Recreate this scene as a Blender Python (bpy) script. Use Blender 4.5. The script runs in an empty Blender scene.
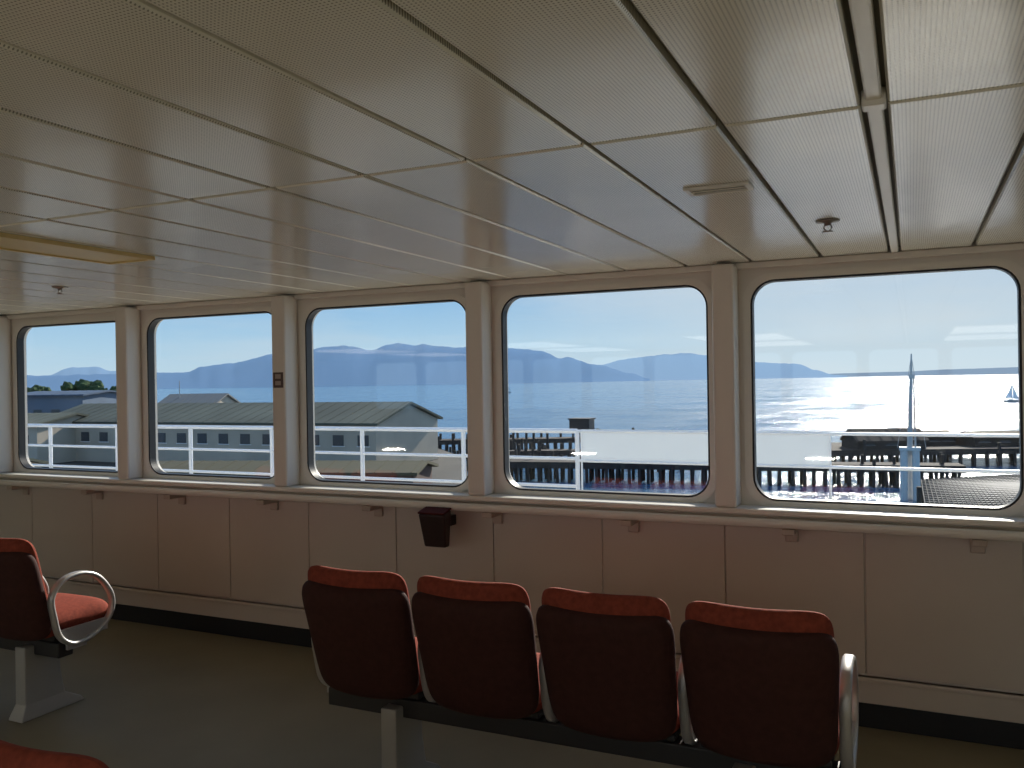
import bpy, bmesh, math, random
from mathutils import Matrix, Vector, noise
random.seed(7)
scene = bpy.context.scene
scene.view_settings.view_transform = 'Standard'
scene.view_settings.look = 'None'
scene.view_settings.exposure = 0.0

# ------------------------------------------------------------------ helpers
def new_mat(name, col, rough=0.5, metal=0.0, spec=0.5, bump=None, var=None, emis=None, coat=0.0, sheen=0.0):
    """col linear rgb. bump=(scale,strength,dist)  var=(scale,amount)"""
    m = bpy.data.materials.new(name); m.use_nodes = True
    nt = m.node_tree; b = nt.nodes['Principled BSDF']
    b.inputs['Base Color'].default_value = (*col, 1)
    b.inputs['Roughness'].default_value = rough
    b.inputs['Metallic'].default_value = metal
    b.inputs['Specular IOR Level'].default_value = spec
    b.inputs['Coat Weight'].default_value = coat
    b.inputs['Sheen Weight'].default_value = sheen
    tc = nt.nodes.new('ShaderNodeTexCoord')
    if var:
        n = nt.nodes.new('ShaderNodeTexNoise'); n.inputs['Scale'].default_value = var[0]
        n.inputs['Detail'].default_value = 5
        nt.links.new(tc.outputs['Object'], n.inputs['Vector'])
        r = nt.nodes.new('ShaderNodeMapRange')
        r.inputs['From Min'].default_value = 0.3; r.inputs['From Max'].default_value = 0.7
        r.inputs['To Min'].default_value = 1 - var[1]; r.inputs['To Max'].default_value = 1 + var[1]
        nt.links.new(n.outputs['Fac'], r.inputs['Value'])
        mx = nt.nodes.new('ShaderNodeVectorMath'); mx.operation = 'SCALE'
        mx.inputs[0].default_value = col
        nt.links.new(r.outputs[0], mx.inputs['Scale'])
        nt.links.new(mx.outputs[0], b.inputs['Base Color'])
    if bump:
        n = nt.nodes.new('ShaderNodeTexNoise'); n.inputs['Scale'].default_value = bump[0]
        n.inputs['Detail'].default_value = 4
        nt.links.new(tc.outputs['Object'], n.inputs['Vector'])
        bp = nt.nodes.new('ShaderNodeBump'); bp.inputs['Strength'].default_value = bump[1]
        bp.inputs['Distance'].default_value = bump[2]
        nt.links.new(n.outputs['Fac'], bp.inputs['Height'])
        nt.links.new(bp.outputs['Normal'], b.inputs['Normal'])
    if emis:
        b.inputs['Emission Color'].default_value = (*emis[0], 1)
        b.inputs['Emission Strength'].default_value = emis[1]
    return m

class MB:
    def __init__(s): s.v = []; s.f = []; s.m = []; s.sm = []
    def add(s, vs, fs, mat=0, smooth=False, M=None):
        o = len(s.v)
        for p in vs:
            p = Vector(p)
            s.v.append(tuple(M @ p) if M is not None else tuple(p))
        for f in fs:
            s.f.append(tuple(i + o for i in f)); s.m.append(mat); s.sm.append(smooth)
    def box(s, x0, x1, y0, y1, z0, z1, mat=0, M=None):
        vs = [(x0,y0,z0),(x1,y0,z0),(x1,y1,z0),(x0,y1,z0),(x0,y0,z1),(x1,y0,z1),(x1,y1,z1),(x0,y1,z1)]
        fs = [(0,3,2,1),(4,5,6,7),(0,1,5,4),(1,2,6,5),(2,3,7,6),(3,0,4,7)]
        s.add(vs, fs, mat, False, M)
    def tube(s, pts, r, mat=0, seg=10, closed=False, M=None, smooth=True):
        pts = [Vector(p) for p in pts]; n = len(pts); vs = []; fs = []
        rr = r if isinstance(r, (list, tuple)) else [r]*n
        for i, p in enumerate(pts):
            a = pts[i-1] if (i > 0 or closed) else pts[i]
            b = pts[(i+1) % n] if (i < n-1 or closed) else pts[i]
            t = (b-a).normalized()
            up = Vector((0,0,1)) if abs(t.z) < 0.9 else Vector((1,0,0))
            u = t.cross(up).normalized(); w = u.cross(t).normalized()
            for k in range(seg):
                an = 2*math.pi*k/seg
                vs.append(p + u*math.cos(an)*rr[i] + w*math.sin(an)*rr[i])
        for i in range(n if closed else n-1):
            j = (i+1) % n
            for k in range(seg):
                l = (k+1) % seg
                fs.append((i*seg+k, i*seg+l, j*seg+l, j*seg+k))
        s.add(vs, fs, mat, smooth, M)
        if not closed:
            s.add([vs[k] for k in range(seg)], [tuple(range(seg))], mat, False, M)
            s.add([vs[(n-1)*seg+k] for k in range(seg)], [tuple(reversed(range(seg)))], mat, False, M)
    def band_yz(s, pts, x, wx, th, mat=0, closed=True):
        """flat rounded band swept along a path in the YZ plane"""
        n = len(pts); vs = []; fs = []
        prof = [(-wx/2,-th*0.2),(-wx/2*0.7,-th/2),(wx/2*0.7,-th/2),(wx/2,-th*0.2),(wx/2,th*0.2),(wx/2*0.7,th/2),(-wx/2*0.7,th/2),(-wx/2,th*0.2)]
        for i in range(n):
            a = Vector(pts[i-1] if (i or closed) else pts[i]); b = Vector(pts[(i+1) % n] if (i < n-1 or closed) else pts[i])
            t = (b-a).normalized(); nn = Vector((-t.y, t.x))
            for (px, pn) in prof:
                vs.append((x+px, pts[i][0]+nn.x*pn, pts[i][1]+nn.y*pn))
        k8 = len(prof)
        for i in range(n if closed else n-1):
            j = (i+1) % n
            for k in range(k8):
                l = (k+1) % k8
                fs.append((i*k8+k, j*k8+k, j*k8+l, i*k8+l))
        s.add(vs, fs, mat, True)
    def cushion(s, w, h, t, M, n=5.0, curve=0.0, taper=0.0, mat=0, N=22, p=5.0, sag=0.0):
        """upholstered pad: outline superellipse in local XZ, thickness along Y"""
        vs = []; fs = []
        for side in (1, -1):
            for i in range(N+1):
                for j in range(N+1):
                    u = math.sin(math.pi/2*(2*i/N-1)); v = math.sin(math.pi/2*(2*j/N-1))
                    m = max(abs(u), abs(v), 1e-6); ne = (abs(u)**n+abs(v)**n)**(1/n) or 1
                    sc = m/ne; uu = u*sc; vv = v*sc
                    th = t/2*max(0, 1-m**p)**0.5
                    x = uu*w/2*(1-taper*(1-vv)/2); z = vv*h/2
                    y = side*th + curve*uu*uu - (sag*(1-uu*uu)*(1-vv*vv) if side > 0 else 0)
                    vs.append((x, y, z))
        S = (N+1)**2
        for i in range(N):
            for j in range(N):
                a = i*(N+1)+j; b = a+1; c = a+N+2; d = a+N+1
                fs.append((a, b, c, d)); fs.append((S+d, S+c, S+b, S+a))
        s.add(vs, fs, mat, True, M)
    def obj(s, name, mats, parent=None, bevel=0, loc=None, merge=False):
        me = bpy.data.meshes.new(name); me.from_pydata(s.v, [], s.f)
        for m in mats: me.materials.append(m)
        me.polygons.foreach_set('material_index', s.m)
        me.polygons.foreach_set('use_smooth', s.sm)
        me.update()
        bm = bmesh.new(); bm.from_mesh(me)
        if merge: bmesh.ops.remove_doubles(bm, verts=bm.verts, dist=1e-5)
        bmesh.ops.recalc_face_normals(bm, faces=bm.faces)
        bm.to_mesh(me); bm.free()
        o = bpy.data.objects.new(name, me); scene.collection.objects.link(o)
        if parent: o.parent = parent
        if loc: o.location = loc
        if bevel:
            b = o.modifiers.new('bevel', 'BEVEL'); b.width = bevel; b.segments = 2; b.limit_method = 'ANGLE'
        return o

def empty(name, loc=(0,0,0)):
    e = bpy.data.objects.new(name, None); e.empty_display_size = 0.2
    e.location = loc; scene.collection.objects.link(e); return e

def rrect(cx, cz, w, h, r, seg=8):
    pts = []
    for (sx, sz, a0) in ((1,1,0),(-1,1,90),(-1,-1,180),(1,-1,270)):
        for k in range(seg+1):
            a = math.radians(a0 + 90*k/seg)
            pts.append((cx+sx*(w/2-r)+r*math.cos(a), cz+sz*(h/2-r)+r*math.sin(a)))
    return pts

def plate(name, loops, y0, y1, mat, parent=None):
    """flat plate in XZ, with holes, between y0 and y1"""
    cu = bpy.data.curves.new(name, 'CURVE'); cu.dimensions = '2D'; cu.fill_mode = 'BOTH'
    cu.extrude = abs(y1-y0)/2
    for lp in loops:
        sp = cu.splines.new('POLY'); sp.points.add(len(lp)-1)
        for i, p in enumerate(lp): sp.points[i].co = (p[0], p[1], 0, 1)
        sp.use_cyclic_u = True
    t = bpy.data.objects.new('tmp', cu); scene.collection.objects.link(t)
    dg = bpy.context.evaluated_depsgraph_get()
    me = bpy.data.meshes.new_from_object(t.evaluated_get(dg))
    bpy.data.objects.remove(t)
    yc = (y0+y1)/2
    me.transform(Matrix.Translation((0, yc, 0)) @ Matrix.Rotation(math.radians(90), 4, 'X'))
    me.name = name; me.materials.clear(); me.materials.append(mat)
    o = bpy.data.objects.new(name, me); scene.collection.objects.link(o)
    if parent: o.parent = parent
    return o

def catmull(pts, sub=6, closed=True):
    out = []; n = len(pts)
    for i in range(n if closed else n-1):
        p0, p1, p2, p3 = [Vector(pts[(i+k) % n]) if closed else Vector(pts[min(max(i+k,0),n-1)]) for k in (-1,0,1,2)]
        for s_ in range(sub):
            t = s_/sub
            out.append(tuple(0.5*((2*p1)+(-p0+p2)*t+(2*p0-5*p1+4*p2-p3)*t*t+(-p0+3*p1-3*p2+p3)*t**3)))
    if not closed: out.append(tuple(pts[-1]))
    return out

# ------------------------------------------------------------------ materials
paint   = new_mat('cream_wall_paint', (0.76,0.72,0.65), 0.4, var=(1.5,0.04))
paint_lo= new_mat('pink_cream_panel', (0.59,0.53,0.465), 0.38, var=(1.2,0.05))
trimm   = new_mat('trim_paint', (0.78,0.745,0.67), 0.35)
colm    = new_mat('column_paint', (0.76,0.72,0.65), 0.38)
black   = new_mat('black_rubber', (0.010,0.010,0.011), 0.5)
darkgap = new_mat('ceiling_void', (0.13,0.12,0.09), 0.8)
chrome  = new_mat('brushed_aluminium', (0.50,0.49,0.48), 0.42, metal=0.55)
grey    = new_mat('grey_leg_enamel', (0.42,0.42,0.41), 0.4, metal=0.2)
beamm   = new_mat('black_beam', (0.02,0.02,0.022), 0.5)
fab     = new_mat('red_upholstery', (0.24,0.050,0.030), 0.9, spec=0.2, bump=(420,0.35,0.002), var=(60,0.18))
fabd    = new_mat('maroon_back_vinyl', (0.050,0.017,0.014), 0.8, spec=0.25, bump=(300,0.3,0.002), var=(40,0.15))
brackm  = new_mat('bracket_paint', (0.50,0.42,0.35), 0.45)
cream_y = new_mat('yellowed_diffuser', (0.80,0.62,0.26), 0.4)
red_box = new_mat('dark_red_vinyl', (0.022,0.007,0.007), 0.5)
white   = new_mat('white_marine_paint', (0.82,0.83,0.84), 0.4)

floorm = new_mat('olive_linoleum', (0.235,0.205,0.138), 0.5, spec=0.3, var=(2.0,0.10), bump=(3.0,0.04,0.01))

def perforated():
    m = bpy.data.materials.new('perforated_ceiling_panel'); m.use_nodes = True
    nt = m.node_tree; N = nt.nodes; L = nt.links; b = N['Principled BSDF']
    tc = N.new('ShaderNodeTexCoord'); sep = N.new('ShaderNodeSeparateXYZ')
    L.new(tc.outputs['Object'], sep.inputs[0])
    def math_(op, a, b_=None, c=None):
        n = N.new('ShaderNodeMath'); n.operation = op
        for i, x in enumerate((a, b_, c)):
            if x is None: continue
            if isinstance(x, (int, float)): n.inputs[i].default_value = x
            else: L.new(x, n.inputs[i])
        return n.outputs[0]
    S = 1/0.0075
    fx = math_('SUBTRACT', math_('FRACT', math_('MULTIPLY', sep.outputs['X'], S)), 0.5)
    fy = math_('SUBTRACT', math_('FRACT', math_('MULTIPLY', sep.outputs['Y'], S)), 0.5)
    d2 = math_('ADD', math_('MULTIPLY', fx, fx), math_('MULTIPLY', fy, fy))
    hole = math_('LESS_THAN', d2, 0.055)
    mix = N.new('ShaderNodeMix'); mix.data_type = 'RGBA'
    L.new(hole, mix.inputs['Factor'])
    mix.inputs['A'].default_value = (0.79,0.765,0.65,1); mix.inputs['B'].default_value = (0.28,0.27,0.21,1)
    L.new(mix.outputs['Result'], b.inputs['Base Color'])
    n = N.new('ShaderNodeTexNoise'); n.inputs['Scale'].default_value = 1.3
    L.new(tc.outputs['Object'], n.inputs['Vector'])
    bp = N.new('ShaderNodeBump'); bp.inputs['Strength'].default_value = 0.35; bp.inputs['Distance'].default_value = 0.03
    L.new(n.outputs['Fac'], bp.inputs['Height']); L.new(bp.outputs['Normal'], b.inputs['Normal'])
    b.inputs['Roughness'].default_value = 0.21
    b.inputs['Specular IOR Level'].default_value = 1.0
    return m
perf = perforated()

def glass_mat():
    m = bpy.data.materials.new('window_glass'); m.use_nodes = True
    nt = m.node_tree; N = nt.nodes; L = nt.links
    for n in list(N): N.remove(n)
    o = N.new('ShaderNodeOutputMaterial'); t = N.new('ShaderNodeBsdfTransparent')
    t.inputs['Color'].default_value = (0.99,0.995,0.99,1)
    g = N.new('ShaderNodeBsdfGlossy'); g.inputs['Roughness'].default_value = 0.02
    mx = N.new('ShaderNodeMixShader'); mx.inputs[0].default_value = 0.05
    L.new(t.outputs[0], mx.inputs[1]); L.new(g.outputs[0], mx.inputs[2]); L.new(mx.outputs[0], o.inputs[0])
    return m
glass = glass_mat()

# ------------------------------------------------------------------ room shell
CEIL = 2.085; WY = 4.10; XL, XR, YB = -13.0, 5.5, -8.0
mb = MB(); mb.box(XL, XR, YB, WY+0.08, -0.08, 0.0)
mb.obj('floor', [floorm])

PITCH = 1.285; W_L0 = -0.676; WW = 1.088
centers = [W_L0 + WW/2 + PITCH*i for i in range(-8, 4)]
centers = [c for c in centers if c-WW/2 > XL+0.2 and c+WW/2 < XR-0.2]
ZB, ZT = 0.98, 2.0
outer = [(XL,0),(XR,0),(XR,CEIL+0.1),(XL,CEIL+0.1)]
loops = [outer]+[rrect(c, (ZB+ZT)/2, WW, ZT-ZB, 0.11) for c in centers]
plate('wall_window_side', loops, WY, WY+0.07, paint)
for i, c in enumerate(centers):
    e = empty('window_%d' % (i+1), (c, WY, (ZB+ZT)/2))
    H = ZT-ZB
    plate('frame', [rrect(0,0,WW+0.07,H+0.06,0.13), rrect(0,0,WW,H,0.11)], -0.010, 0.0, trimm, e)
    plate('gasket', [rrect(0,0,WW+0.004,H+0.004,0.112), rrect(0,0,WW-0.018,H-0.018,0.100)], -0.006, 0.045, black, e)
    plate('pane', [rrect(0,0,WW-0.012,H-0.012,0.103)], 0.022, 0.028, glass, e)

plate('wall_far_side', loops, YB-0.07, YB, paint)
mb = MB(); mb.box(XL-0.07, XL, YB, WY, 0, CEIL+0.1); mb.obj('wall_left', [paint])
mb = MB(); mb.box(XR, XR+0.07, YB, WY, 0, CEIL+0.1); mb.obj('wall_right', [paint])

COLP = 0.125
mb = MB()
for a, b in zip(centers[:-1], centers[1:]):
    x = (a+b)/2
    mb.box(x-0.056, x+0.044, WY-COLP, WY, 0.957, CEIL-0.012)
mb.obj('trim_1_window_columns', [colm], bevel=0.012)
mb = MB()
mb.box(XL, XR, WY-0.03, WY, CEIL-0.03, CEIL-0.001)
mb.obj('trim_2_head', [trimm], bevel=0.005)
mb = MB()
mb.box(XL, XR, WY-0.13, WY, 0.930, 0.957)
mb.box(XL, XR, WY-0.03, WY, 0.90, 0.930)
mb.obj('trim_3_sill', [trimm], bevel=0.008)
e = empty('handrail', (0, WY, 0))
mb = MB(); mb.box(XL+0.1, XR-0.1, -0.155, -0.115, 0.878, 0.918); mb.obj('rail', [trimm], e, bevel=0.016)
mb = MB()
x = -0.505
xs = [x+0.745*i for i in range(-16, 8)]
for x in xs:
    mb.box(x-0.028, x+0.028, -0.148, -0.012, 0.848, 0.876)
    mb.box(x-0.028, x+0.028, -0.03, -0.0125, 0.80, 0.848)
mb.obj('brackets', [brackm], e, bevel=0.005)
mb = MB(); x = -0.2-0.608*21
while x < XR:
    mb.box(max(x, XL)+0.0025, min(x+0.608, XR)-0.0025, WY-0.012, WY, 0.235, 0.899)
    x += 0.608
mb.obj('trim_4_wainscot_panels', [paint_lo], bevel=0.003)
mb = MB(); mb.box(XL, XR, WY-0.03, WY, 0.11, 0.225); mb.box(XL, XR, WY-0.036, WY, 0.205, 0.225)
mb.obj('trim_5_lower_rail', [paint_lo], bevel=0.005)
mb = MB(); mb.box(XL, XR, WY-0.02, WY, 0.0, 0.108); mb.obj('baseboard_window_side', [black], bevel=0.003)

# ------------------------------------------------------------------ ceiling
mb = MB()
mb.box(XL, XR, YB, WY, CEIL+0.022, CEIL+0.1, 0)
seams = [WY+0.01, 1.85, -0.42, -2.69, -4.96, -7.23, YB-0.01]
x = 0.241 - 0.302*44
joints = []
while x < XR+0.302: joints.append(x); x += 0.302
def panel(x0, x1, y0, y1):
    c = 0.005; z0 = CEIL; z1 = CEIL+0.024
    vs = [(x0,y0,z1),(x1,y0,z1),(x1,y1,z1),(x0,y1,z1),(x0,y0,z0+c),(x1,y0,z0+c),(x1,y1,z0+c),(x0,y1,z0+c),
          (x0+c,y0+c,z0),(x1-c,y0+c,z0),(x1-c,y1-c,z0),(x0+c,y1-c,z0)]
    fs = [(8,9,10,11),(4,5,9,8),(5,6,10,9),(6,7,11,10),(7,4,8,11),(0,1,5,4),(1,2,6,5),(2,3,7,6),(3,0,4,7)]
    mb.add(vs, fs, 1)
g = 0.007
for j in range(len(joints)-1):
    x0, x1 = joints[j]+g, joints[j+1]-g
    if abs(joints[j+1]+0.061) < 0.05: x1 -= 0.018
    if abs(joints[j]+0.061) < 0.05: x0 += 0.018
    x0 = max(x0, XL); x1 = min(x1, XR)
    if x1-x0 < 0.02: continue
    for s in range(len(seams)-1):
        panel(x0, x1, max(seams[s+1]+0.007, YB), min(seams[s]-0.007, WY))
mb.obj('ceiling', [darkgap, perf])
mb = MB()
mb.box(-0.075, -0.045, YB, 1.845, CEIL-0.004, CEIL+0.02); mb.box(-0.075, -0.045, 1.855, WY, CEIL-0.004, CEIL+0.02)
mb.box(-0.082, -0.038, 1.80, 1.845, CEIL-0.014, CEIL+0.02)
mb.obj('trim_6_ceiling_track', [trimm], bevel=0.004)

e = empty('ceiling_vent', (-0.486, 2.44, CEIL))
mb = MB()
mb.box(-0.09,0.09,-0.045,-0.037,-0.008,0); mb.box(-0.09,0.09,0.037,0.045,-0.008,0)
mb.box(-0.09,-0.075,-0.037,0.037,-0.008,0); mb.box(0.075,0.09,-0.037,0.037,-0.008,0)
for i in range(2):
    mb.box(-0.075,0.075,-0.015+i*0.026,-0.011+i*0.026,-0.006,0)
mb.obj('louvre_frame', [colm], e, bevel=0.002)
mb = MB(); mb.box(-0.075,0.075,-0.037,0.037,-0.002,0); mb.obj('duct', [beamm], e)

brass = new_mat('sprinkler_brass', (0.35,0.32,0.28), 0.35, metal=0.8)
def sprinkler(x, y):
    e = empty('fire_sprinkler', (x, y, CEIL))
    mb = MB()
    def lathe(prof, seg=20):
        vs = []; fs = []
        for r, z in prof:
            for k in range(seg):
                a = 2*math.pi*k/seg; vs.append((r*math.cos(a), r*math.sin(a), z))
        for i in range(len(prof)-1):
            for k in range(seg):
                l = (k+1) % seg; fs.append((i*seg+k, i*seg+l, (i+1)*seg+l, (i+1)*seg+k))
        mb.add(vs, fs, 0, True)
    lathe([(0.002,-0.001),(0.040,-0.001),(0.038,-0.006),(0.013,-0.009),(0.011,-0.018),(0.002,-0.018)])
    mb.tube([(-0.010,0,-0.016),(-0.013,0,-0.026),(-0.004,0,-0.036)], 0.0025, 0, 6)
    mb.tube([(0.010,0,-0.016),(0.013,0,-0.026),(0.004,0,-0.036)], 0.0025, 0, 6)
    lathe([(0.002,-0.035),(0.018,-0.037),(0.018,-0.040),(0.002,-0.041)])
    mb.obj('sprinkler_head', [brass], e)
sprinkler(-0.255, 3.14); sprinkler(-4.05, 3.1)

lit_m = new_mat('fill_diffuser', (0.9,0.88,0.82), 0.5, emis=((1,0.96,0.90), 0.3))  # glowing diffuser, used only by the added fill fixtures
def fixture(x, y, w, l, lit=0.0):
    e = empty('ceiling_light_fixture', (x, y, CEIL))
    mb = MB(); t = 0.014
    mb.box(-w/2,-w/2+t,-l/2,l/2,-0.016,0); mb.box(w/2-t,w/2,-l/2,l/2,-0.016,0)
    mb.box(-w/2+t,w/2-t,-l/2,-l/2+t,-0.016,0); mb.box(-w/2+t,w/2-t,l/2-t,l/2,-0.016,0)
    mb.obj('housing', [cream_y if not lit else trimm], e, bevel=0.002)
    mb = MB(); mb.box(-w/2+t,w/2-t,-l/2+t,l/2-t,-0.010,-0.001)
    mb.obj('diffuser', [lit_m if lit else cream_y], e)
    if lit:
        l_ = bpy.data.lights.new('fill_lamp', 'AREA'); l_.shape = 'RECTANGLE'; l_.size = w-0.04; l_.size_y = l-0.04
        l_.energy = lit; l_.color = (1.0,0.94,0.86)
        o = bpy.data.objects.new('fill_lamp', l_); o.location = (0,0,-0.02); o.parent = e; scene.collection.objects.link(o)
fixture(-2.93, 2.05, 0.26, 1.06)
for fx in (-8.0, -5.0, -2.0, 1.0, 4.0):  # unseen lit panels added behind the camera as fill light
    for fy in (-3.2, -5.6):
        fixture(fx, fy, 1.15, 1.9, lit=7.5)

for ux in (-7.0, -4.0, -1.0, 2.0):  # unseen uplighters added behind the camera to brighten the ceiling
    e = empty('added_ceiling_fill', (ux, -2.6, 0))
    mb = MB(); mb.tube([(0,0,0),(0,0,0.02)], 0.13, 0, 20); mb.tube([(0,0,0.02),(0,0,0.5)], 0.018, 0, 10)
    mb.tube([(0,0,0.5),(0,0,0.56)], [0.05,0.19], 0, 20, smooth=True); mb.obj('stand', [grey], e)
    l_ = bpy.data.lights.new('fill_lamp', 'AREA'); l_.shape = 'DISK'; l_.size = 0.34; l_.energy = 21; l_.color = (1.0,0.95,0.86)
    o = bpy.data.objects.new('fill_lamp', l_); o.location = (0,0,0.57); o.rotation_euler = (math.radians(180),0,0); o.parent = e; scene.collection.objects.link(o)

# ------------------------------------------------------------------ seats
def seat_row(loc, n, legs):
    e = empty('passenger_seat_row', loc)
    P = 0.48
    tilt = math.radians(15)
    for i in range(n):
        cx = -i*P
        mb = MB()
        M = Matrix.Translation((cx, 0.070, 0.652)) @ Matrix.Rotation(tilt, 4, 'X')
        mb.cushion(0.446, 0.455, 0.085, M, n=7, curve=0.035, taper=0.12, sag=0.012)
        mb.obj('backrest_cushion_%d' % (i+1), [fab], e, merge=True)
        mb = MB()
        M = Matrix.Translation((cx, 0.070, 0.604)) @ Matrix.Rotation(tilt, 4, 'X') @ Matrix.Translation((0,-0.014,0))
        mb.cushion(0.472, 0.452, 0.088, M, n=7, curve=0.035, taper=0.09, p=10)
        mb.obj('backrest_shell_%d' % (i+1), [fabd], e, merge=True)
        mb = MB()
        M = Matrix.Translation((cx, 0.305, 0.445)) @ Matrix.Rotation(math.radians(94), 4, 'X')
        mb.cushion(0.435, 0.38, 0.12, M, n=6, curve=0.0, sag=-0.006, p=6)
        mb.obj('seat_cushion_%d' % (i+1), [fab], e, merge=True)
        mb = MB(); mb.box(cx-0.20, cx+0.20, 0.16, 0.46, 0.372, 0.398)
        mb.obj('seat_pan_%d' % (i+1), [beamm], e, bevel=0.008)
    loop = catmull([(0.165,0.40),(0.135,0.50),(0.125,0.59),(0.175,0.655),(0.265,0.675),(0.355,0.65),(0.42,0.585),(0.452,0.51),(0.43,0.43),(0.345,0.37),(0.24,0.352)], 6)
    for i in range(n+1):
        mb = MB(); x = P/2 - i*P
        mb.band_yz(loop, x, 0.036, 0.020)
        mb.box(x-0.008, x+0.008, 0.17, 0.42, 0.375, 0.43)
        mb.box(x-0.008, x+0.008, 0.20, 0.30, 0.33, 0.375)
        mb.obj('armrest_%d' % (i+1), [chrome], e)
    mb = MB()
    mb.box(-(n-1)*P-0.22, 0.22, 0.17, 0.25, 0.295, 0.365); mb.obj('beam', [beamm], e, bevel=0.006)
    for k, lx in enumerate(legs):
        mb = MB()
        prof = [(0.34,0.12,0.30,0.034),(0.18,0.12,0.31,0.034),(0.07,0.12,0.33,0.036),(0.025,0.10,0.41,0.045),(0.0,0.09,0.43,0.05)]
        vs = []; fs = []
        for z, y0, y1, hw in prof:
            vs += [(lx-hw,y0,z),(lx+hw,y0,z),(lx+hw,y1,z),(lx-hw,y1,z)]
        for a in range(len(prof)-1):
            for q in range(4):
                r = (q+1) % 4; fs.append((a*4+q, a*4+r, a*4+4+r, a*4+4+q))
        fs += [(0,1,2,3), tuple(len(vs)-1-q for q in range(4))]
        mb.add(vs, fs)
        mb.obj('leg_%d' % (k+1), [grey], e, bevel=0.006)
    return e
seat_row((-0.43, 2.57, 0), 4, (-0.06, -1.35))
seat_row((-3.83, 2.55, 0), 3, (0.02, -0.95))
seat_row((-1.56, 1.06, -0.0), 3, (-0.17, -0.95))

e = empty('litter_box', (-2.27, WY-0.16, 0.69)); e.scale = (0.92,0.92,0.92)
mb = MB()
vs = [(-0.07,-0.05,0),(0.07,-0.05,0),(0.07,0.0,0),(-0.07,0.0,0),(-0.085,-0.09,0.19),(0.085,-0.09,0.19),(0.085,0.0,0.21),(-0.085,0.0,0.21)]
mb.add(vs, [(0,3,2,1),(4,5,6,7),(0,1,5,4),(1,2,6,5),(2,3,7,6),(3,0,4,7)])
mb.obj('bin', [red_box], e, bevel=0.01)
mb = MB(); mb.box(-0.085,0.085,-0.10,0.0,0.0,0.012, 0, Matrix.Translation((0,0.002,0.212)) @ Matrix.Rotation(math.radians(12),4,'X'))
mb.obj('lid', [new_mat('lid_maroon',(0.07,0.016,0.015),0.85,spec=0.1)], e, bevel=0.005)
mb = MB(); mb.box(-0.03,0.03,0.0,0.155,0.10,0.16); mb.obj('wall_mount', [beamm], e, bevel=0.004)

cx = [ (a+b)/2 for a,b in zip(centers[:-1], centers[1:])]
cx = min(cx, key=lambda v: abs(v+3.36))
e = empty('notice_plate', (cx-0.006, WY-COLP, 1.58))
mb = MB(); mb.box(-0.036,0.036,-0.004,0,-0.045,0.045); mb.obj('plate', [new_mat('brown_plate',(0.10,0.06,0.05),0.4)], e, bevel=0.001)
mb = MB(); mb.box(-0.02,0.02,-0.0055,-0.004,0.008,0.034); mb.box(-0.02,0.02,-0.0055,-0.004,-0.03,-0.006); mb.obj('lettering', [new_mat('pale_lettering',(0.4,0.33,0.30),0.5)], e)

# ------------------------------------------------------------------ outside
CAM_YAW = math.radians(24.94)
def siteL(lat, d):
    return (math.cos(CAM_YAW)*lat - math.sin(CAM_YAW)*d, math.sin(CAM_YAW)*lat + math.cos(CAM_YAW)*d)
def image_site(b, d):     # image pixel x offset over focal length, about the camera yaw, distance -> world XY
    return siteL(b*d, d)
WZ = -10.5

mb = MB(); mb.box(-26, 10, WY+0.09, 9.0, -0.15, -0.05); mb.obj('outer_deck', [new_mat('pale_deck_paint',(0.46,0.44,0.38),0.6)])
e = empty('deck_railing', (0, 8.75, 0))
mb = MB()
for z in (1.0, 0.70, 0.40): mb.tube([(-26,0,z),(-3.3,0,z)], 0.026 if z > 0.9 else 0.018, 0, 8)
for z in (1.0, 0.68): mb.tube([(-3.3,0,z),(10,0,z)], 0.016, 0, 8)
x = -25.7
while x < 10:
    if x < -3.2: mb.tube([(x,0,-0.05),(x,0,1.0)], 0.026, 0, 8)
    x += 1.4
for x in (-3.25,-0.72,4.5,7): mb.tube([(x,0,-0.05),(x,0,1.0)], 0.011, 0, 8)
mb.obj('rails', [white], e)
wb = bpy.data.materials.new('translucent_white_screen'); wb.use_nodes = True
nt = wb.node_tree; b = nt.nodes['Principled BSDF']; b.inputs['Base Color'].default_value = (0.85,0.88,0.9,1); b.inputs['Roughness'].default_value = 0.6
tr = nt.nodes.new('ShaderNodeBsdfTranslucent'); tr.inputs[0].default_value = (0.60,0.63,0.65,1); mx = nt.nodes.new('ShaderNodeMixShader'); mx.inputs[0].default_value = 0.55
nt.links.new(b.outputs[0], mx.inputs[1]); nt.links.new(tr.outputs[0], mx.inputs[2]); nt.links.new(mx.outputs[0], nt.nodes['Material Output'].inputs[0])
mb = MB(); mb.box(-3.25,-0.72,-0.006,0.006,0.68,1.02); mb.obj('wind_screen', [wb], e)

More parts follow.
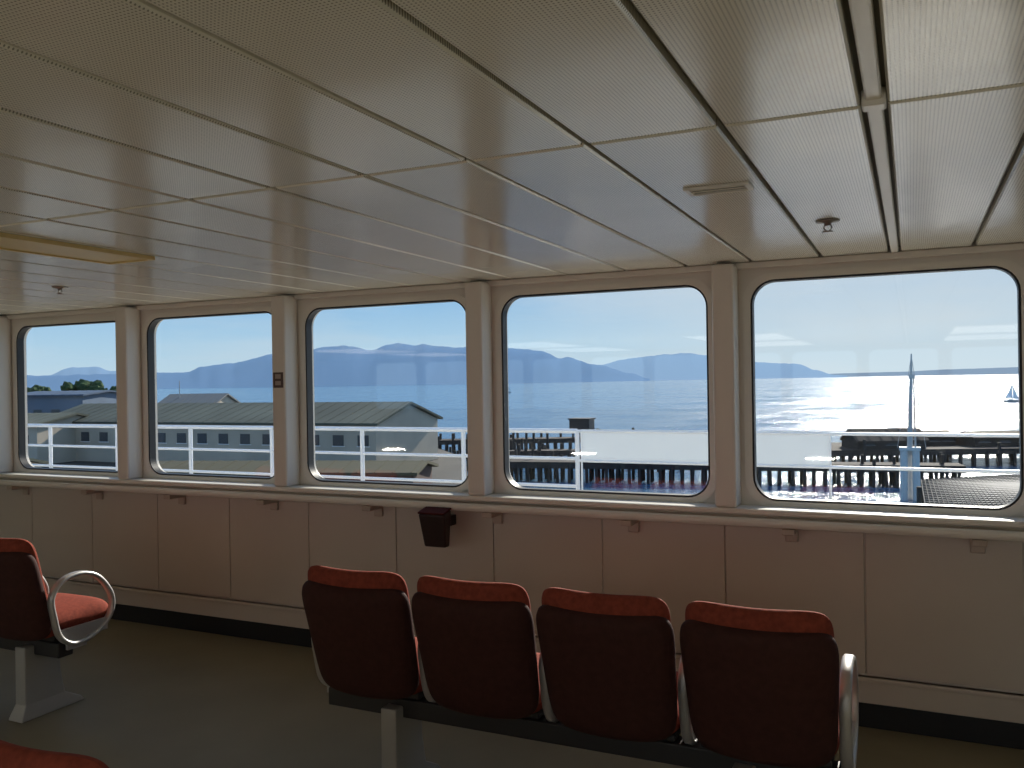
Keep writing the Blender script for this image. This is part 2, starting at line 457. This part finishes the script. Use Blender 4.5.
def sea():
    m = bpy.data.materials.new('sea_water'); m.use_nodes = True
    nt = m.node_tree; N = nt.nodes; L = nt.links; b = N['Principled BSDF']
    b.inputs['Base Color'].default_value = (0.05,0.14,0.24,1)
    b.inputs['IOR'].default_value = 1.33
    tc = N.new('ShaderNodeTexCoord')
    def nz(scale, detail, rough=0.55):
        n = N.new('ShaderNodeTexNoise'); n.inputs['Scale'].default_value = scale; n.inputs['Detail'].default_value = detail
        n.inputs['Roughness'].default_value = rough; L.new(tc.outputs['Object'], n.inputs['Vector']); return n.outputs['Fac']
    def m_(op, a, b_):
        n = N.new('ShaderNodeMath'); n.operation = op
        for i, x in enumerate((a, b_)):
            if isinstance(x, (int, float)): n.inputs[i].default_value = x
            else: L.new(x, n.inputs[i])
        return n.outputs[0]
    h = m_('ADD', nz(0.55, 6, 0.6), m_('MULTIPLY', nz(0.06, 5), 4.0))
    bp = N.new('ShaderNodeBump'); bp.inputs['Strength'].default_value = 1.0; bp.inputs['Distance'].default_value = 0.40
    L.new(h, bp.inputs['Height']); L.new(bp.outputs['Normal'], b.inputs['Normal'])
    mr = N.new('ShaderNodeMapRange'); mr.inputs['From Min'].default_value = 0.38; mr.inputs['From Max'].default_value = 0.62
    mr.inputs['To Min'].default_value = 0.05; mr.inputs['To Max'].default_value = 0.26
    L.new(nz(0.03, 8, 0.75), mr.inputs['Value']); L.new(mr.outputs[0], b.inputs['Roughness'])
    return m
mb = MB(); mb.add([(-30000,-4000,WZ),(30000,-4000,WZ),(30000,32000,WZ),(-30000,32000,WZ)], [(0,1,2,3)])
mb.obj('sea', [sea()])

def ridge(name, pts, dist, mat, rough=0.0015, seed=0):  # pts: skyline x and height in image coordinates, over focal length
    mb = MB(); N = 260; vs = []
    b0, b1 = pts[0][0], pts[-1][0]
    for i in range(N+1):
        b = b0+(b1-b0)*i/N
        for q in range(len(pts)-1):
            if pts[q][0] <= b <= pts[q+1][0]:
                t = (b-pts[q][0])/(pts[q+1][0]-pts[q][0]); t2 = t*t*(3-2*t); ee = pts[q][1]*(1-t2)+pts[q+1][1]*t2; break
        nz = noise.fractal(Vector((b*45+seed, seed, 0)), 0.9, 2.2, 5)*rough
        ee = max(0.0004, ee+nz*min(1, ee/0.01))
        dc = dist*1.12
        rows = [(dist, 0.0), (dist*1.03, 0.35), (dist*1.08, 0.78), (dc, 1.0), (dist*1.25, 0.5), (dist*1.4, 0.0)]
        for r, (dd, hh) in enumerate(rows):
            wob = 0 if r in (0, 3, 5) else noise.noise(Vector((b*60+seed, r*3.1, 1)))*0.12
            x, y = image_site(b, dd); z = WZ + (ee*dc+12)*max(0, hh+wob)
            vs.append((x, y, z if hh > 0 else WZ-5))
    R = 6; fs = []
    for i in range(N):
        for r in range(R-1):
            a = i*R+r; fs.append((a, a+1, a+R+1, a+R))
    mb.add(vs, fs, 0, True); mb.obj(name, [mat])
hz1 = new_mat('forest_haze_glow', (0.03,0.05,0.09), 0.95, spec=0.0, emis=((0.15,0.265,0.44),1.0), var=(0.002,0.2))  # blue emission stands in for aerial haze over the slopes
hz2 = new_mat('distant_haze_glow', (0.03,0.05,0.09), 0.95, spec=0.0, emis=((0.24,0.38,0.56),1.0))  # haze of the far ridges put in as a paler glow
hz3 = new_mat('low_shore_haze_glow', (0.03,0.05,0.08), 0.95, spec=0.0, emis=((0.20,0.27,0.36),1.0))  # shore haze likewise painted as emission
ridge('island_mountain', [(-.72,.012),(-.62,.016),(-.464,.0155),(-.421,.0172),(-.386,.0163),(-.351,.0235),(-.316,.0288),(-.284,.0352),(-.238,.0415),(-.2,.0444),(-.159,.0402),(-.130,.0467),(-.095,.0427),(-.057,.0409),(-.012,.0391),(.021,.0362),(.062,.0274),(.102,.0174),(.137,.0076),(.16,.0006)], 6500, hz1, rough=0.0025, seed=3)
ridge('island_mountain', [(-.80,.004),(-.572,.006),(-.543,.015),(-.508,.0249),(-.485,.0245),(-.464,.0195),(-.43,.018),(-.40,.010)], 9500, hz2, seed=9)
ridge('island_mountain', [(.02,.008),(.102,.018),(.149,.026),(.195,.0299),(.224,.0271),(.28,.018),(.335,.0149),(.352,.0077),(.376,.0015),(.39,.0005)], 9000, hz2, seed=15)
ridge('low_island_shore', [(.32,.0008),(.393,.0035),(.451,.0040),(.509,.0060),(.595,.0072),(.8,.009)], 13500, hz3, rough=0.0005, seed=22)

quay_m = new_mat('quay_asphalt', (0.075,0.07,0.062), 0.9, spec=0.2, var=(0.15,0.3))
timber = new_mat('weathered_timber', (0.060,0.050,0.044), 0.9, spec=0.2, var=(0.8,0.3))
rust   = new_mat('red_brown_lot', (0.10,0.06,0.05), 0.9, var=(0.2,0.3))
mb = MB()
pl = [siteL(-120,185), siteL(-14,135), siteL(-6,108), siteL(-3,62), siteL(-60,48), siteL(-140,60)]
vs = [(x,y,WZ-1) for x,y in pl]+[(x,y,-7.95) for x,y in pl]; n=len(pl)
mb.add(vs, [tuple(range(n,2*n))]+[(i,(i+1)%n,n+(i+1)%n,n+i) for i in range(n)])
mb.obj('harbour_quay', [quay_m])

roofm = new_mat('grey_green_metal_roof', (0.105,0.112,0.085), 0.75, spec=0.2, var=(0.12,0.25))
wallb = new_mat('beige_cladding', (0.52,0.44,0.34), 0.8, var=(0.3,0.12))
winm  = new_mat('dark_window', (0.05,0.06,0.07), 0.3)
bluew = new_mat('blue_grey_cladding', (0.15,0.20,0.27), 0.7, spec=0.2, var=(0.3,0.15))
broof = new_mat('slate_blue_roof', (0.08,0.12,0.18), 0.8, spec=0.2, var=(0.3,0.15))
roof_l= new_mat('pale_roof', (0.20,0.20,0.19), 0.8, spec=0.2)
def building(name, r0, r1, half, zr, ze, zg, wall, roof, nwin=0, overhang=0.5):
    """gabled hall: ridge end points r0,r1 (world xy)"""
    r0 = Vector(r0); r1 = Vector(r1); Lh = (r1-r0).length
    ux = (r1-r0).normalized(); ang = math.atan2(ux.y, ux.x)
    e = empty(name, (r0.x, r0.y, zg)); e.rotation_euler = (0,0,ang)
    H = ze-zg; R = zr-zg
    mb = MB()
    vs = [(0,-half,0),(Lh,-half,0),(Lh,half,0),(0,half,0),(0,-half,H),(Lh,-half,H),(Lh,half,H),(0,half,H),(0,0,R),(Lh,0,R)]
    mb.add(vs, [(0,1,5,4),(2,3,7,6),(3,0,4,8,7),(1,2,6,9,5)]); mb.obj('walls', [wall], e)
    mb = MB(); o = overhang; k = (R-H)/half
    for s in (1,-1):
        t = 0.25
        vs = [(-o,0,R+0.05),(Lh+o,0,R+0.05),(Lh+o,s*(half+o),H-k*o+0.05),(-o,s*(half+o),H-k*o+0.05)]
        vs += [(a,b,c+t) for a,b,c in vs]
        mb.add(vs, [(0,1,2,3),(4,5,6,7),(0,1,5,4),(1,2,6,5),(2,3,7,6),(3,0,4,7)])
        q = 0.0
        while q < Lh:
            vs = [(q,0,R+0.30),(q+0.08,0,R+0.30),(q+0.08,s*(half+o),H-k*o+0.30),(q,s*(half+o),H-k*o+0.30)]
            vs += [(a,b,c+0.04) for a,b,c in vs]
            mb.add(vs, [(4,5,6,7),(0,1,5,4),(1,2,6,5),(2,3,7,6),(3,0,4,7)]); q += 1.6
    mb.obj('roof', [roof], e)
    if nwin:
        mb = MB()
        for i in range(nwin):
            c = Lh*(i+0.5)/nwin
            for s in (1,-1):
                y = s*half
                mb.box(c-0.7, c+0.7, y-0.06, y+0.06, H*0.52, H*0.76)
                mb.box(c-0.85, c+0.85, y-0.03, y+0.03, H*0.50, H*0.52, 1)
        mb.obj('windows', [winm, white], e)
    return e
building('waterfront_warehouse', siteL(-12.1,100), siteL(-60,121), 7.0, -0.9, -2.9, -7.9, wallb, roofm, nwin=16)
building('quay_shed', siteL(-8,76), siteL(-33,80), 3.2, -5.6, -6.2, -7.9, rust, new_mat('olive_roof',(0.10,0.09,0.055),0.85,spec=0.2), nwin=6)
building('quay_shed', siteL(-64,136), siteL(-76,138), 6.0, 0.9, 0.4, -7.9, bluew, broof, nwin=4)
building('quay_shed', siteL(-57,112), siteL(-76,118), 6.0, -1.9, -3.0, -7.9, wallb, roofm, nwin=5)
building('quay_shed', siteL(-46,78), siteL(-60,82), 4.0, -4.6, -5.6, -7.9, wallb, roofm, nwin=4)
building('quay_shed', siteL(-50,150), siteL(-60,152), 4.0, 0.0, -1.6, -7.9, wallb, roof_l, nwin=0)
building('quay_shed', siteL(-62,92), siteL(-68,93), 3.0, -3.4, -4.2, -7.9, new_mat('blue_shed_wall',(0.06,0.16,0.36),0.7), broof, nwin=2)
building('quay_shed', siteL(-40,70), siteL(-47,73), 2.2, -5.3, -5.8, -7.9, white, roof_l, nwin=2)
mb = MB(); x,y = siteL(-58,150); mb.tube([(x,y,-7.9),(x,y,2.6)], [0.16,0.06], 0, 8)
mb.obj('radio_mast', [grey])
carcols = [new_mat('car_paint_%d' % i, c, 0.3) for i, c in enumerate(((0.5,0.5,0.52),(0.05,0.06,0.08),(0.25,0.04,0.03)))]
for i, (lat, d) in enumerate(((-36,62),(-32.5,62.5),(-29,62),(-22,63),(-15,64),(-11.5,64.5))):
    x, y = siteL(lat, d); e = empty('parked_car', (x, y, -7.94)); e.rotation_euler = (0,0,CAM_YAW+0.15)
    mb = MB()
    prof = [(-2.1,0.35),(-2.1,0.85),(-1.2,0.95),(-0.7,1.42),(0.8,1.42),(1.4,0.95),(2.1,0.8),(2.1,0.35)]
    vs = [(a,-0.85,b) for a,b in prof]+[(a,0.85,b) for a,b in prof]; n = len(prof)
    mb.add(vs, [tuple(range(n)), tuple(reversed(range(n,2*n)))]+[(k,n+k,n+(k+1)%n,(k+1)%n) for k in range(n)])
    for wx in (-1.35,1.35):
        for s_ in (-1,1): mb.tube([(wx,s_*0.70,0.33),(wx,s_*0.88,0.33)], 0.33, 1, 12)
    for s_ in (-1,1): mb.add([(-1.05,s_*0.86,0.97),(-0.65,s_*0.86,1.36),(0.75,s_*0.86,1.36),(1.2,s_*0.86,0.97)], [(0,1,2,3)], 1)
    mb.obj('body', [carcols[i % 3], black], e)

leaf = new_mat('green_foliage', (0.05,0.085,0.035), 0.9, spec=0.1, var=(0.8,0.4))
bark = new_mat('bark', (0.06,0.045,0.03), 0.9)
def tree(lat, d, h, w):
    x, y = siteL(lat, d); e = empty('broadleaf_tree', (x, y, -7.92))
    mb = MB(); mb.tube([(0,0,0),(0.1,0,h*0.3),(0,0.1,h*0.7)], [0.4,0.3,0.12], 0, 8); mb.obj('trunk', [bark], e)
    bm = bmesh.new()
    for i in range(26):
        a = random.uniform(0, 6.28); r = random.uniform(0, w*0.38); z = random.uniform(0.42, 0.88)*h
        s = w*random.uniform(0.10, 0.19)
        M = Matrix.Translation((r*math.cos(a), r*math.sin(a), z)) @ Matrix.Diagonal((s,s,s*0.85,1))
        bmesh.ops.create_icosphere(bm, subdivisions=3, radius=1, matrix=M)
    for v in bm.verts:
        v.co += v.co.normalized()*noise.noise(v.co*1.6)*w*0.09
    me = bpy.data.meshes.new('crown'); bm.to_mesh(me); bm.free(); me.materials.append(leaf)
    o = bpy.data.objects.new('crown', me); scene.collection.objects.link(o); o.parent = e
for lat, d, h, w in ((-97,168,11.3,8),(-91,164,10.6,7),(-79,158,11.2,8),(-103,168,12,9),(-74.5,157,10.6,7)):
    tree(lat, d, h, w)

def pier(name, a, b, width, zdeck, n, posts=0, rows=3, rr=0.22):
    """a,b world xy centre-line ends"""
    a = Vector(a); b = Vector(b); u = (b-a).normalized(); ang = math.atan2(u.y, u.x); Lh = (b-a).length
    e = empty(name, (a.x, a.y, 0)); e.rotation_euler = (0,0,ang)
    mb = MB()
    mb.box(0, Lh, -width/2, width/2, zdeck-0.35, zdeck)
    mb.box(0, Lh, -width/2-0.15, -width/2, zdeck-0.75, zdeck-0.3); mb.box(0, Lh, width/2, width/2+0.15, zdeck-0.75, zdeck-0.3)
    mb.obj('deck', [timber], e)
    mb = MB()
    for i in range(n):
        for r in range(rows):
            x = Lh*(i+0.5)/n+random.uniform(-0.2,0.2); y = -width/2+width*r/(rows-1) if rows > 1 else 0
            top = zdeck-0.3 if random.random() > posts else zdeck+random.uniform(0.4,1.6)
            mb.tube([(x,y,WZ-1),(x+random.uniform(-.15,.15),y,top)], rr, 0, 7)
    mb.obj('pilings', [timber], e)
    return e
pier('timber_pier', siteL(-3,106), siteL(48,92), 3.5, -8.1, 44, posts=0.12, rr=0.19)
pier('timber_pier', siteL(-16,150), siteL(22,150), 4.0, -8.4, 30, posts=0.3)
pier('timber_pier', siteL(-5,128), siteL(14,127), 2.5, -8.7, 18, posts=0.4)
pier('timber_pier', siteL(40,120), siteL(100,118), 14.0, -8.2, 34, posts=0.15)
mb = MB()
for i in range(120):
    lat = random.uniform(-12, 30); d = random.choice((112,116,120,124,134,138,142))+random.uniform(-0.4,0.4)
    x, y = siteL(lat, d); mb.tube([(x,y,WZ-1),(x,y,WZ+random.uniform(0.8,2.6))], 0.2, 0, 6)
mb.obj('old_pilings', [timber])
e = empty('pier_hut', (*siteL(12.0,149), -8.39)); 
mb = MB(); 
for sx in (-1.3,1.3):
    for sy in (-1,1): mb.box(sx-.12,sx+.12,sy-.12,sy+.12,0,1.4)
mb.box(-1.8,1.8,-1.4,1.4,1.4,3.2); mb.box(-2,2,-1.6,1.6,3.2,3.4); mb.obj('cabin', [beamm], e)
broofm = new_mat('brown_roof',(0.09,0.065,0.05),0.85,spec=0.2)
for lat, d, w in ((50,116,4.5),(58,121,3.0),(66,118,4.0),(76,120,3.5)):
    building('wharf_shed', siteL(lat-w,d), siteL(lat+w,d), 2.6, -5.9 if w > 4 else -6.6, -7.2, -8.19, timber, broofm, nwin=3, overhang=0.3)
steel = new_mat('galvanised_roof', (0.12,0.12,0.12), 0.75, spec=0.25, var=(0.5,0.3))
steel2 = new_mat('galvanised_roof_rib', (0.055,0.055,0.055), 0.8, spec=0.2)
e = empty('gangway_roof', (0,0,0))
mb = MB()
A = siteL(27.5,58); B = siteL(52,64); C = siteL(50,50); D = siteL(23.5,49)
q = [(*A,-5.55),(*B,-5.55),(*C,-6.3),(*D,-6.3)]
mb.add(q+[(a,b,c-0.3) for a,b,c in q], [(0,1,2,3),(7,6,5,4),(0,1,5,4),(1,2,6,5),(2,3,7,6),(3,0,4,7)])
for i in range(90):
    t = i/89
    p = Vector(q[0]).lerp(Vector(q[1]), t); r = Vector(q[3]).lerp(Vector(q[2]), t)
    mb.tube([p+Vector((0,0,0.02)), r+Vector((0,0,0.02))], 0.04, 1, 5)
for i in range(20):
    t = i/19
    p = Vector(q[0]).lerp(Vector(q[3]), t); r = Vector(q[1]).lerp(Vector(q[2]), t)
    mb.tube([p+Vector((0,0,0.03)), r+Vector((0,0,0.03))], 0.04, 1, 5)
mb.obj('roof_sheet', [steel, steel2], e)
mb = MB()
for P_ in (A,B,C,D): mb.tube([(P_[0],P_[1],WZ-1),(P_[0],P_[1],-6.0)], 0.3, 0, 8)
mb.obj('supports', [timber], e)

x, y = siteL(38.3, 83); e = empty('berth_mast', (x, y, 0))
tb = new_mat('mast_pale_grey',(0.50,0.47,0.44),0.7); gw = new_mat('grey_white_pile',(0.62,0.60,0.57),0.7)
mb = MB()
mb.tube([(0,0,-5.6),(0.1,0,-2.0),(0.2,0,1.2),(0.25,0,3.6)], [0.26,0.20,0.14,0.06], 0, 9)
mb.tube([(0.5,0,-5.6),(0.42,0,1.2)], [0.09,0.06], 0, 7)
z = -5.2
while z < 1.2:
    mb.tube([(-0.1,0,z),(0.52,0,z)], 0.04, 0, 5); z += 0.55
mb.box(0.0,0.5,-0.25,0.25,1.2,1.6)
for ex in (-1.1, 1.4): mb.tube([(0.25,0,3.4),(ex,0,-5.5)], 0.025, 0, 4)
mb.obj('pole', [tb], e)
mb = MB()
for dx, dy in ((-0.5,-0.3),(0.5,-0.3),(0,0.45)):
    mb.tube([(dx*1.15,dy*1.15,WZ-1),(dx,dy,-5.4)], [0.36,0.34], 0, 9)
mb.box(-0.95,0.95,-0.7,0.7,-5.7,-5.4)
mb.obj('pile_cluster', [gw], e)

def sailboat(lat, d, s):
    x, y = siteL(lat, d); e = empty('sailboat', (x, y, WZ)); e.scale = (s,s,s)
    mb = MB()
    sec = [(-3.2,0.55,0.9),(-1.5,0.95,0.95),(0.5,1.0,1.0),(2.2,0.6,1.1),(3.6,0.04,1.25)]
    vs = []; fs = []
    for px, hw, hz in sec: vs += [(px,-hw,hz),(px,-hw*0.6,0.0),(px,0,-0.4),(px,hw*0.6,0.0),(px,hw,hz)]
    for i in range(len(sec)-1):
        for k in range(4): fs.append((i*5+k,i*5+k+1,i*5+6+k,i*5+5+k))
        fs.append((i*5,i*5+4,i*5+9,i*5+5))
    fs.append((0,1,2,3,4)); mb.add(vs, fs); mb.box(-1.6,1.0,-0.5,0.5,0.95,1.4); mb.obj('hull', [grey], e)
    mb = MB(); mb.tube([(0.6,0,1),(0.6,0,9)], 0.07, 0, 6); mb.tube([(0.6,0,1.9),(-2.8,0,1.9)], 0.06, 0, 6); mb.obj('mast', [grey], e)
    mb = MB(); mb.add([(0.5,0,8.7),(0.5,0,2.0),(-2.7,0.2,2.0),(-1.3,0.35,4.5)], [(0,1,2,3)]); mb.add([(0.75,0,8),(3.5,0,1.5),(0.9,0.3,2)], [(0,1,2)])
    mb.obj('sails', [white], e)
sailboat(210, 362, 0.85); sailboat(-4, 900, 0.9)

# ------------------------------------------------------------------ light
SUN_AZ = math.radians(2.2); SUN_EL = math.radians(27)
sd = Vector((math.sin(SUN_AZ)*math.cos(SUN_EL), math.cos(SUN_AZ)*math.cos(SUN_EL), math.sin(SUN_EL)))
l = bpy.data.lights.new('sun', 'SUN'); l.energy = 7.5; l.angle = math.radians(0.6); l.color = (1,0.94,0.84)
o = bpy.data.objects.new('sun', l); o.rotation_euler = (-sd).to_track_quat('-Z','Y').to_euler(); scene.collection.objects.link(o)

w = bpy.data.worlds.new('sky'); scene.world = w; w.use_nodes = True
nt = w.node_tree; N = nt.nodes; L = nt.links; bg = N['Background']
tc = N.new('ShaderNodeTexCoord'); sep = N.new('ShaderNodeSeparateXYZ'); L.new(tc.outputs['Generated'], sep.inputs[0])
ramp = N.new('ShaderNodeValToRGB'); L.new(sep.outputs['Z'], ramp.inputs[0])
cr = ramp.color_ramp; cr.elements[0].position = 0.0; cr.elements[0].color = (0.58,0.76,0.88,1)
cr.elements[1].position = 1.0; cr.elements[1].color = (0.12,0.29,0.66,1)
for p, c in ((0.045,(0.46,0.69,0.88,1)),(0.11,(0.26,0.53,0.85,1)),(0.35,(0.17,0.41,0.79,1))):
    el = cr.elements.new(p); el.color = c
mp = N.new('ShaderNodeMapping'); mp.inputs['Scale'].default_value = (2.2,2.2,14); L.new(tc.outputs['Generated'], mp.inputs[0])
nz = N.new('ShaderNodeTexNoise'); nz.inputs['Scale'].default_value = 1.6; nz.inputs['Detail'].default_value = 7; nz.inputs['Roughness'].default_value = 0.55
L.new(mp.outputs[0], nz.inputs['Vector'])
mr = N.new('ShaderNodeMapRange'); mr.inputs['From Min'].default_value = 0.44; mr.inputs['From Max'].default_value = 0.78; mr.inputs['To Max'].default_value = 0.55
L.new(nz.outputs['Fac'], mr.inputs['Value'])
dt = N.new('ShaderNodeVectorMath'); dt.operation = 'DOT_PRODUCT'; dt.inputs[1].default_value = sd
nm = N.new('ShaderNodeVectorMath'); nm.operation = 'NORMALIZE'; L.new(tc.outputs['Generated'], nm.inputs[0]); L.new(nm.outputs[0], dt.inputs[0])
mr2 = N.new('ShaderNodeMapRange'); mr2.inputs['From Min'].default_value = 0.77; mr2.inputs['From Max'].default_value = 1.0; mr2.inputs['To Max'].default_value = 0.75
mr2.interpolation_type = 'SMOOTHSTEP'
L.new(dt.outputs['Value'], mr2.inputs['Value'])
m1 = N.new('ShaderNodeMix'); m1.data_type = 'RGBA'; L.new(mr.outputs[0], m1.inputs['Factor']); L.new(ramp.outputs[0], m1.inputs['A']); m1.inputs['B'].default_value = (0.68,0.76,0.83,1)
m2 = N.new('ShaderNodeMix'); m2.data_type = 'RGBA'; L.new(mr2.outputs[0], m2.inputs['Factor']); L.new(m1.outputs['Result'], m2.inputs['A']); m2.inputs['B'].default_value = (0.76,0.81,0.83,1)
L.new(m2.outputs['Result'], bg.inputs['Color']); bg.inputs['Strength'].default_value = 1.0

# ------------------------------------------------------------------ camera
cam = bpy.data.cameras.new('camera'); cam.sensor_width = 36; cam.lens = 860/1024*36
cam.clip_start = 0.05; cam.clip_end = 60000
co = bpy.data.objects.new('camera', cam); scene.collection.objects.link(co)
co.matrix_world = Matrix.Translation((0,0,1.55)) @ Matrix.Rotation(CAM_YAW, 4, 'Z') @ Matrix.Rotation(math.radians(90-0.17), 4, 'X') @ Matrix.Rotation(math.radians(-0.92), 4, 'Z')
scene.camera = co
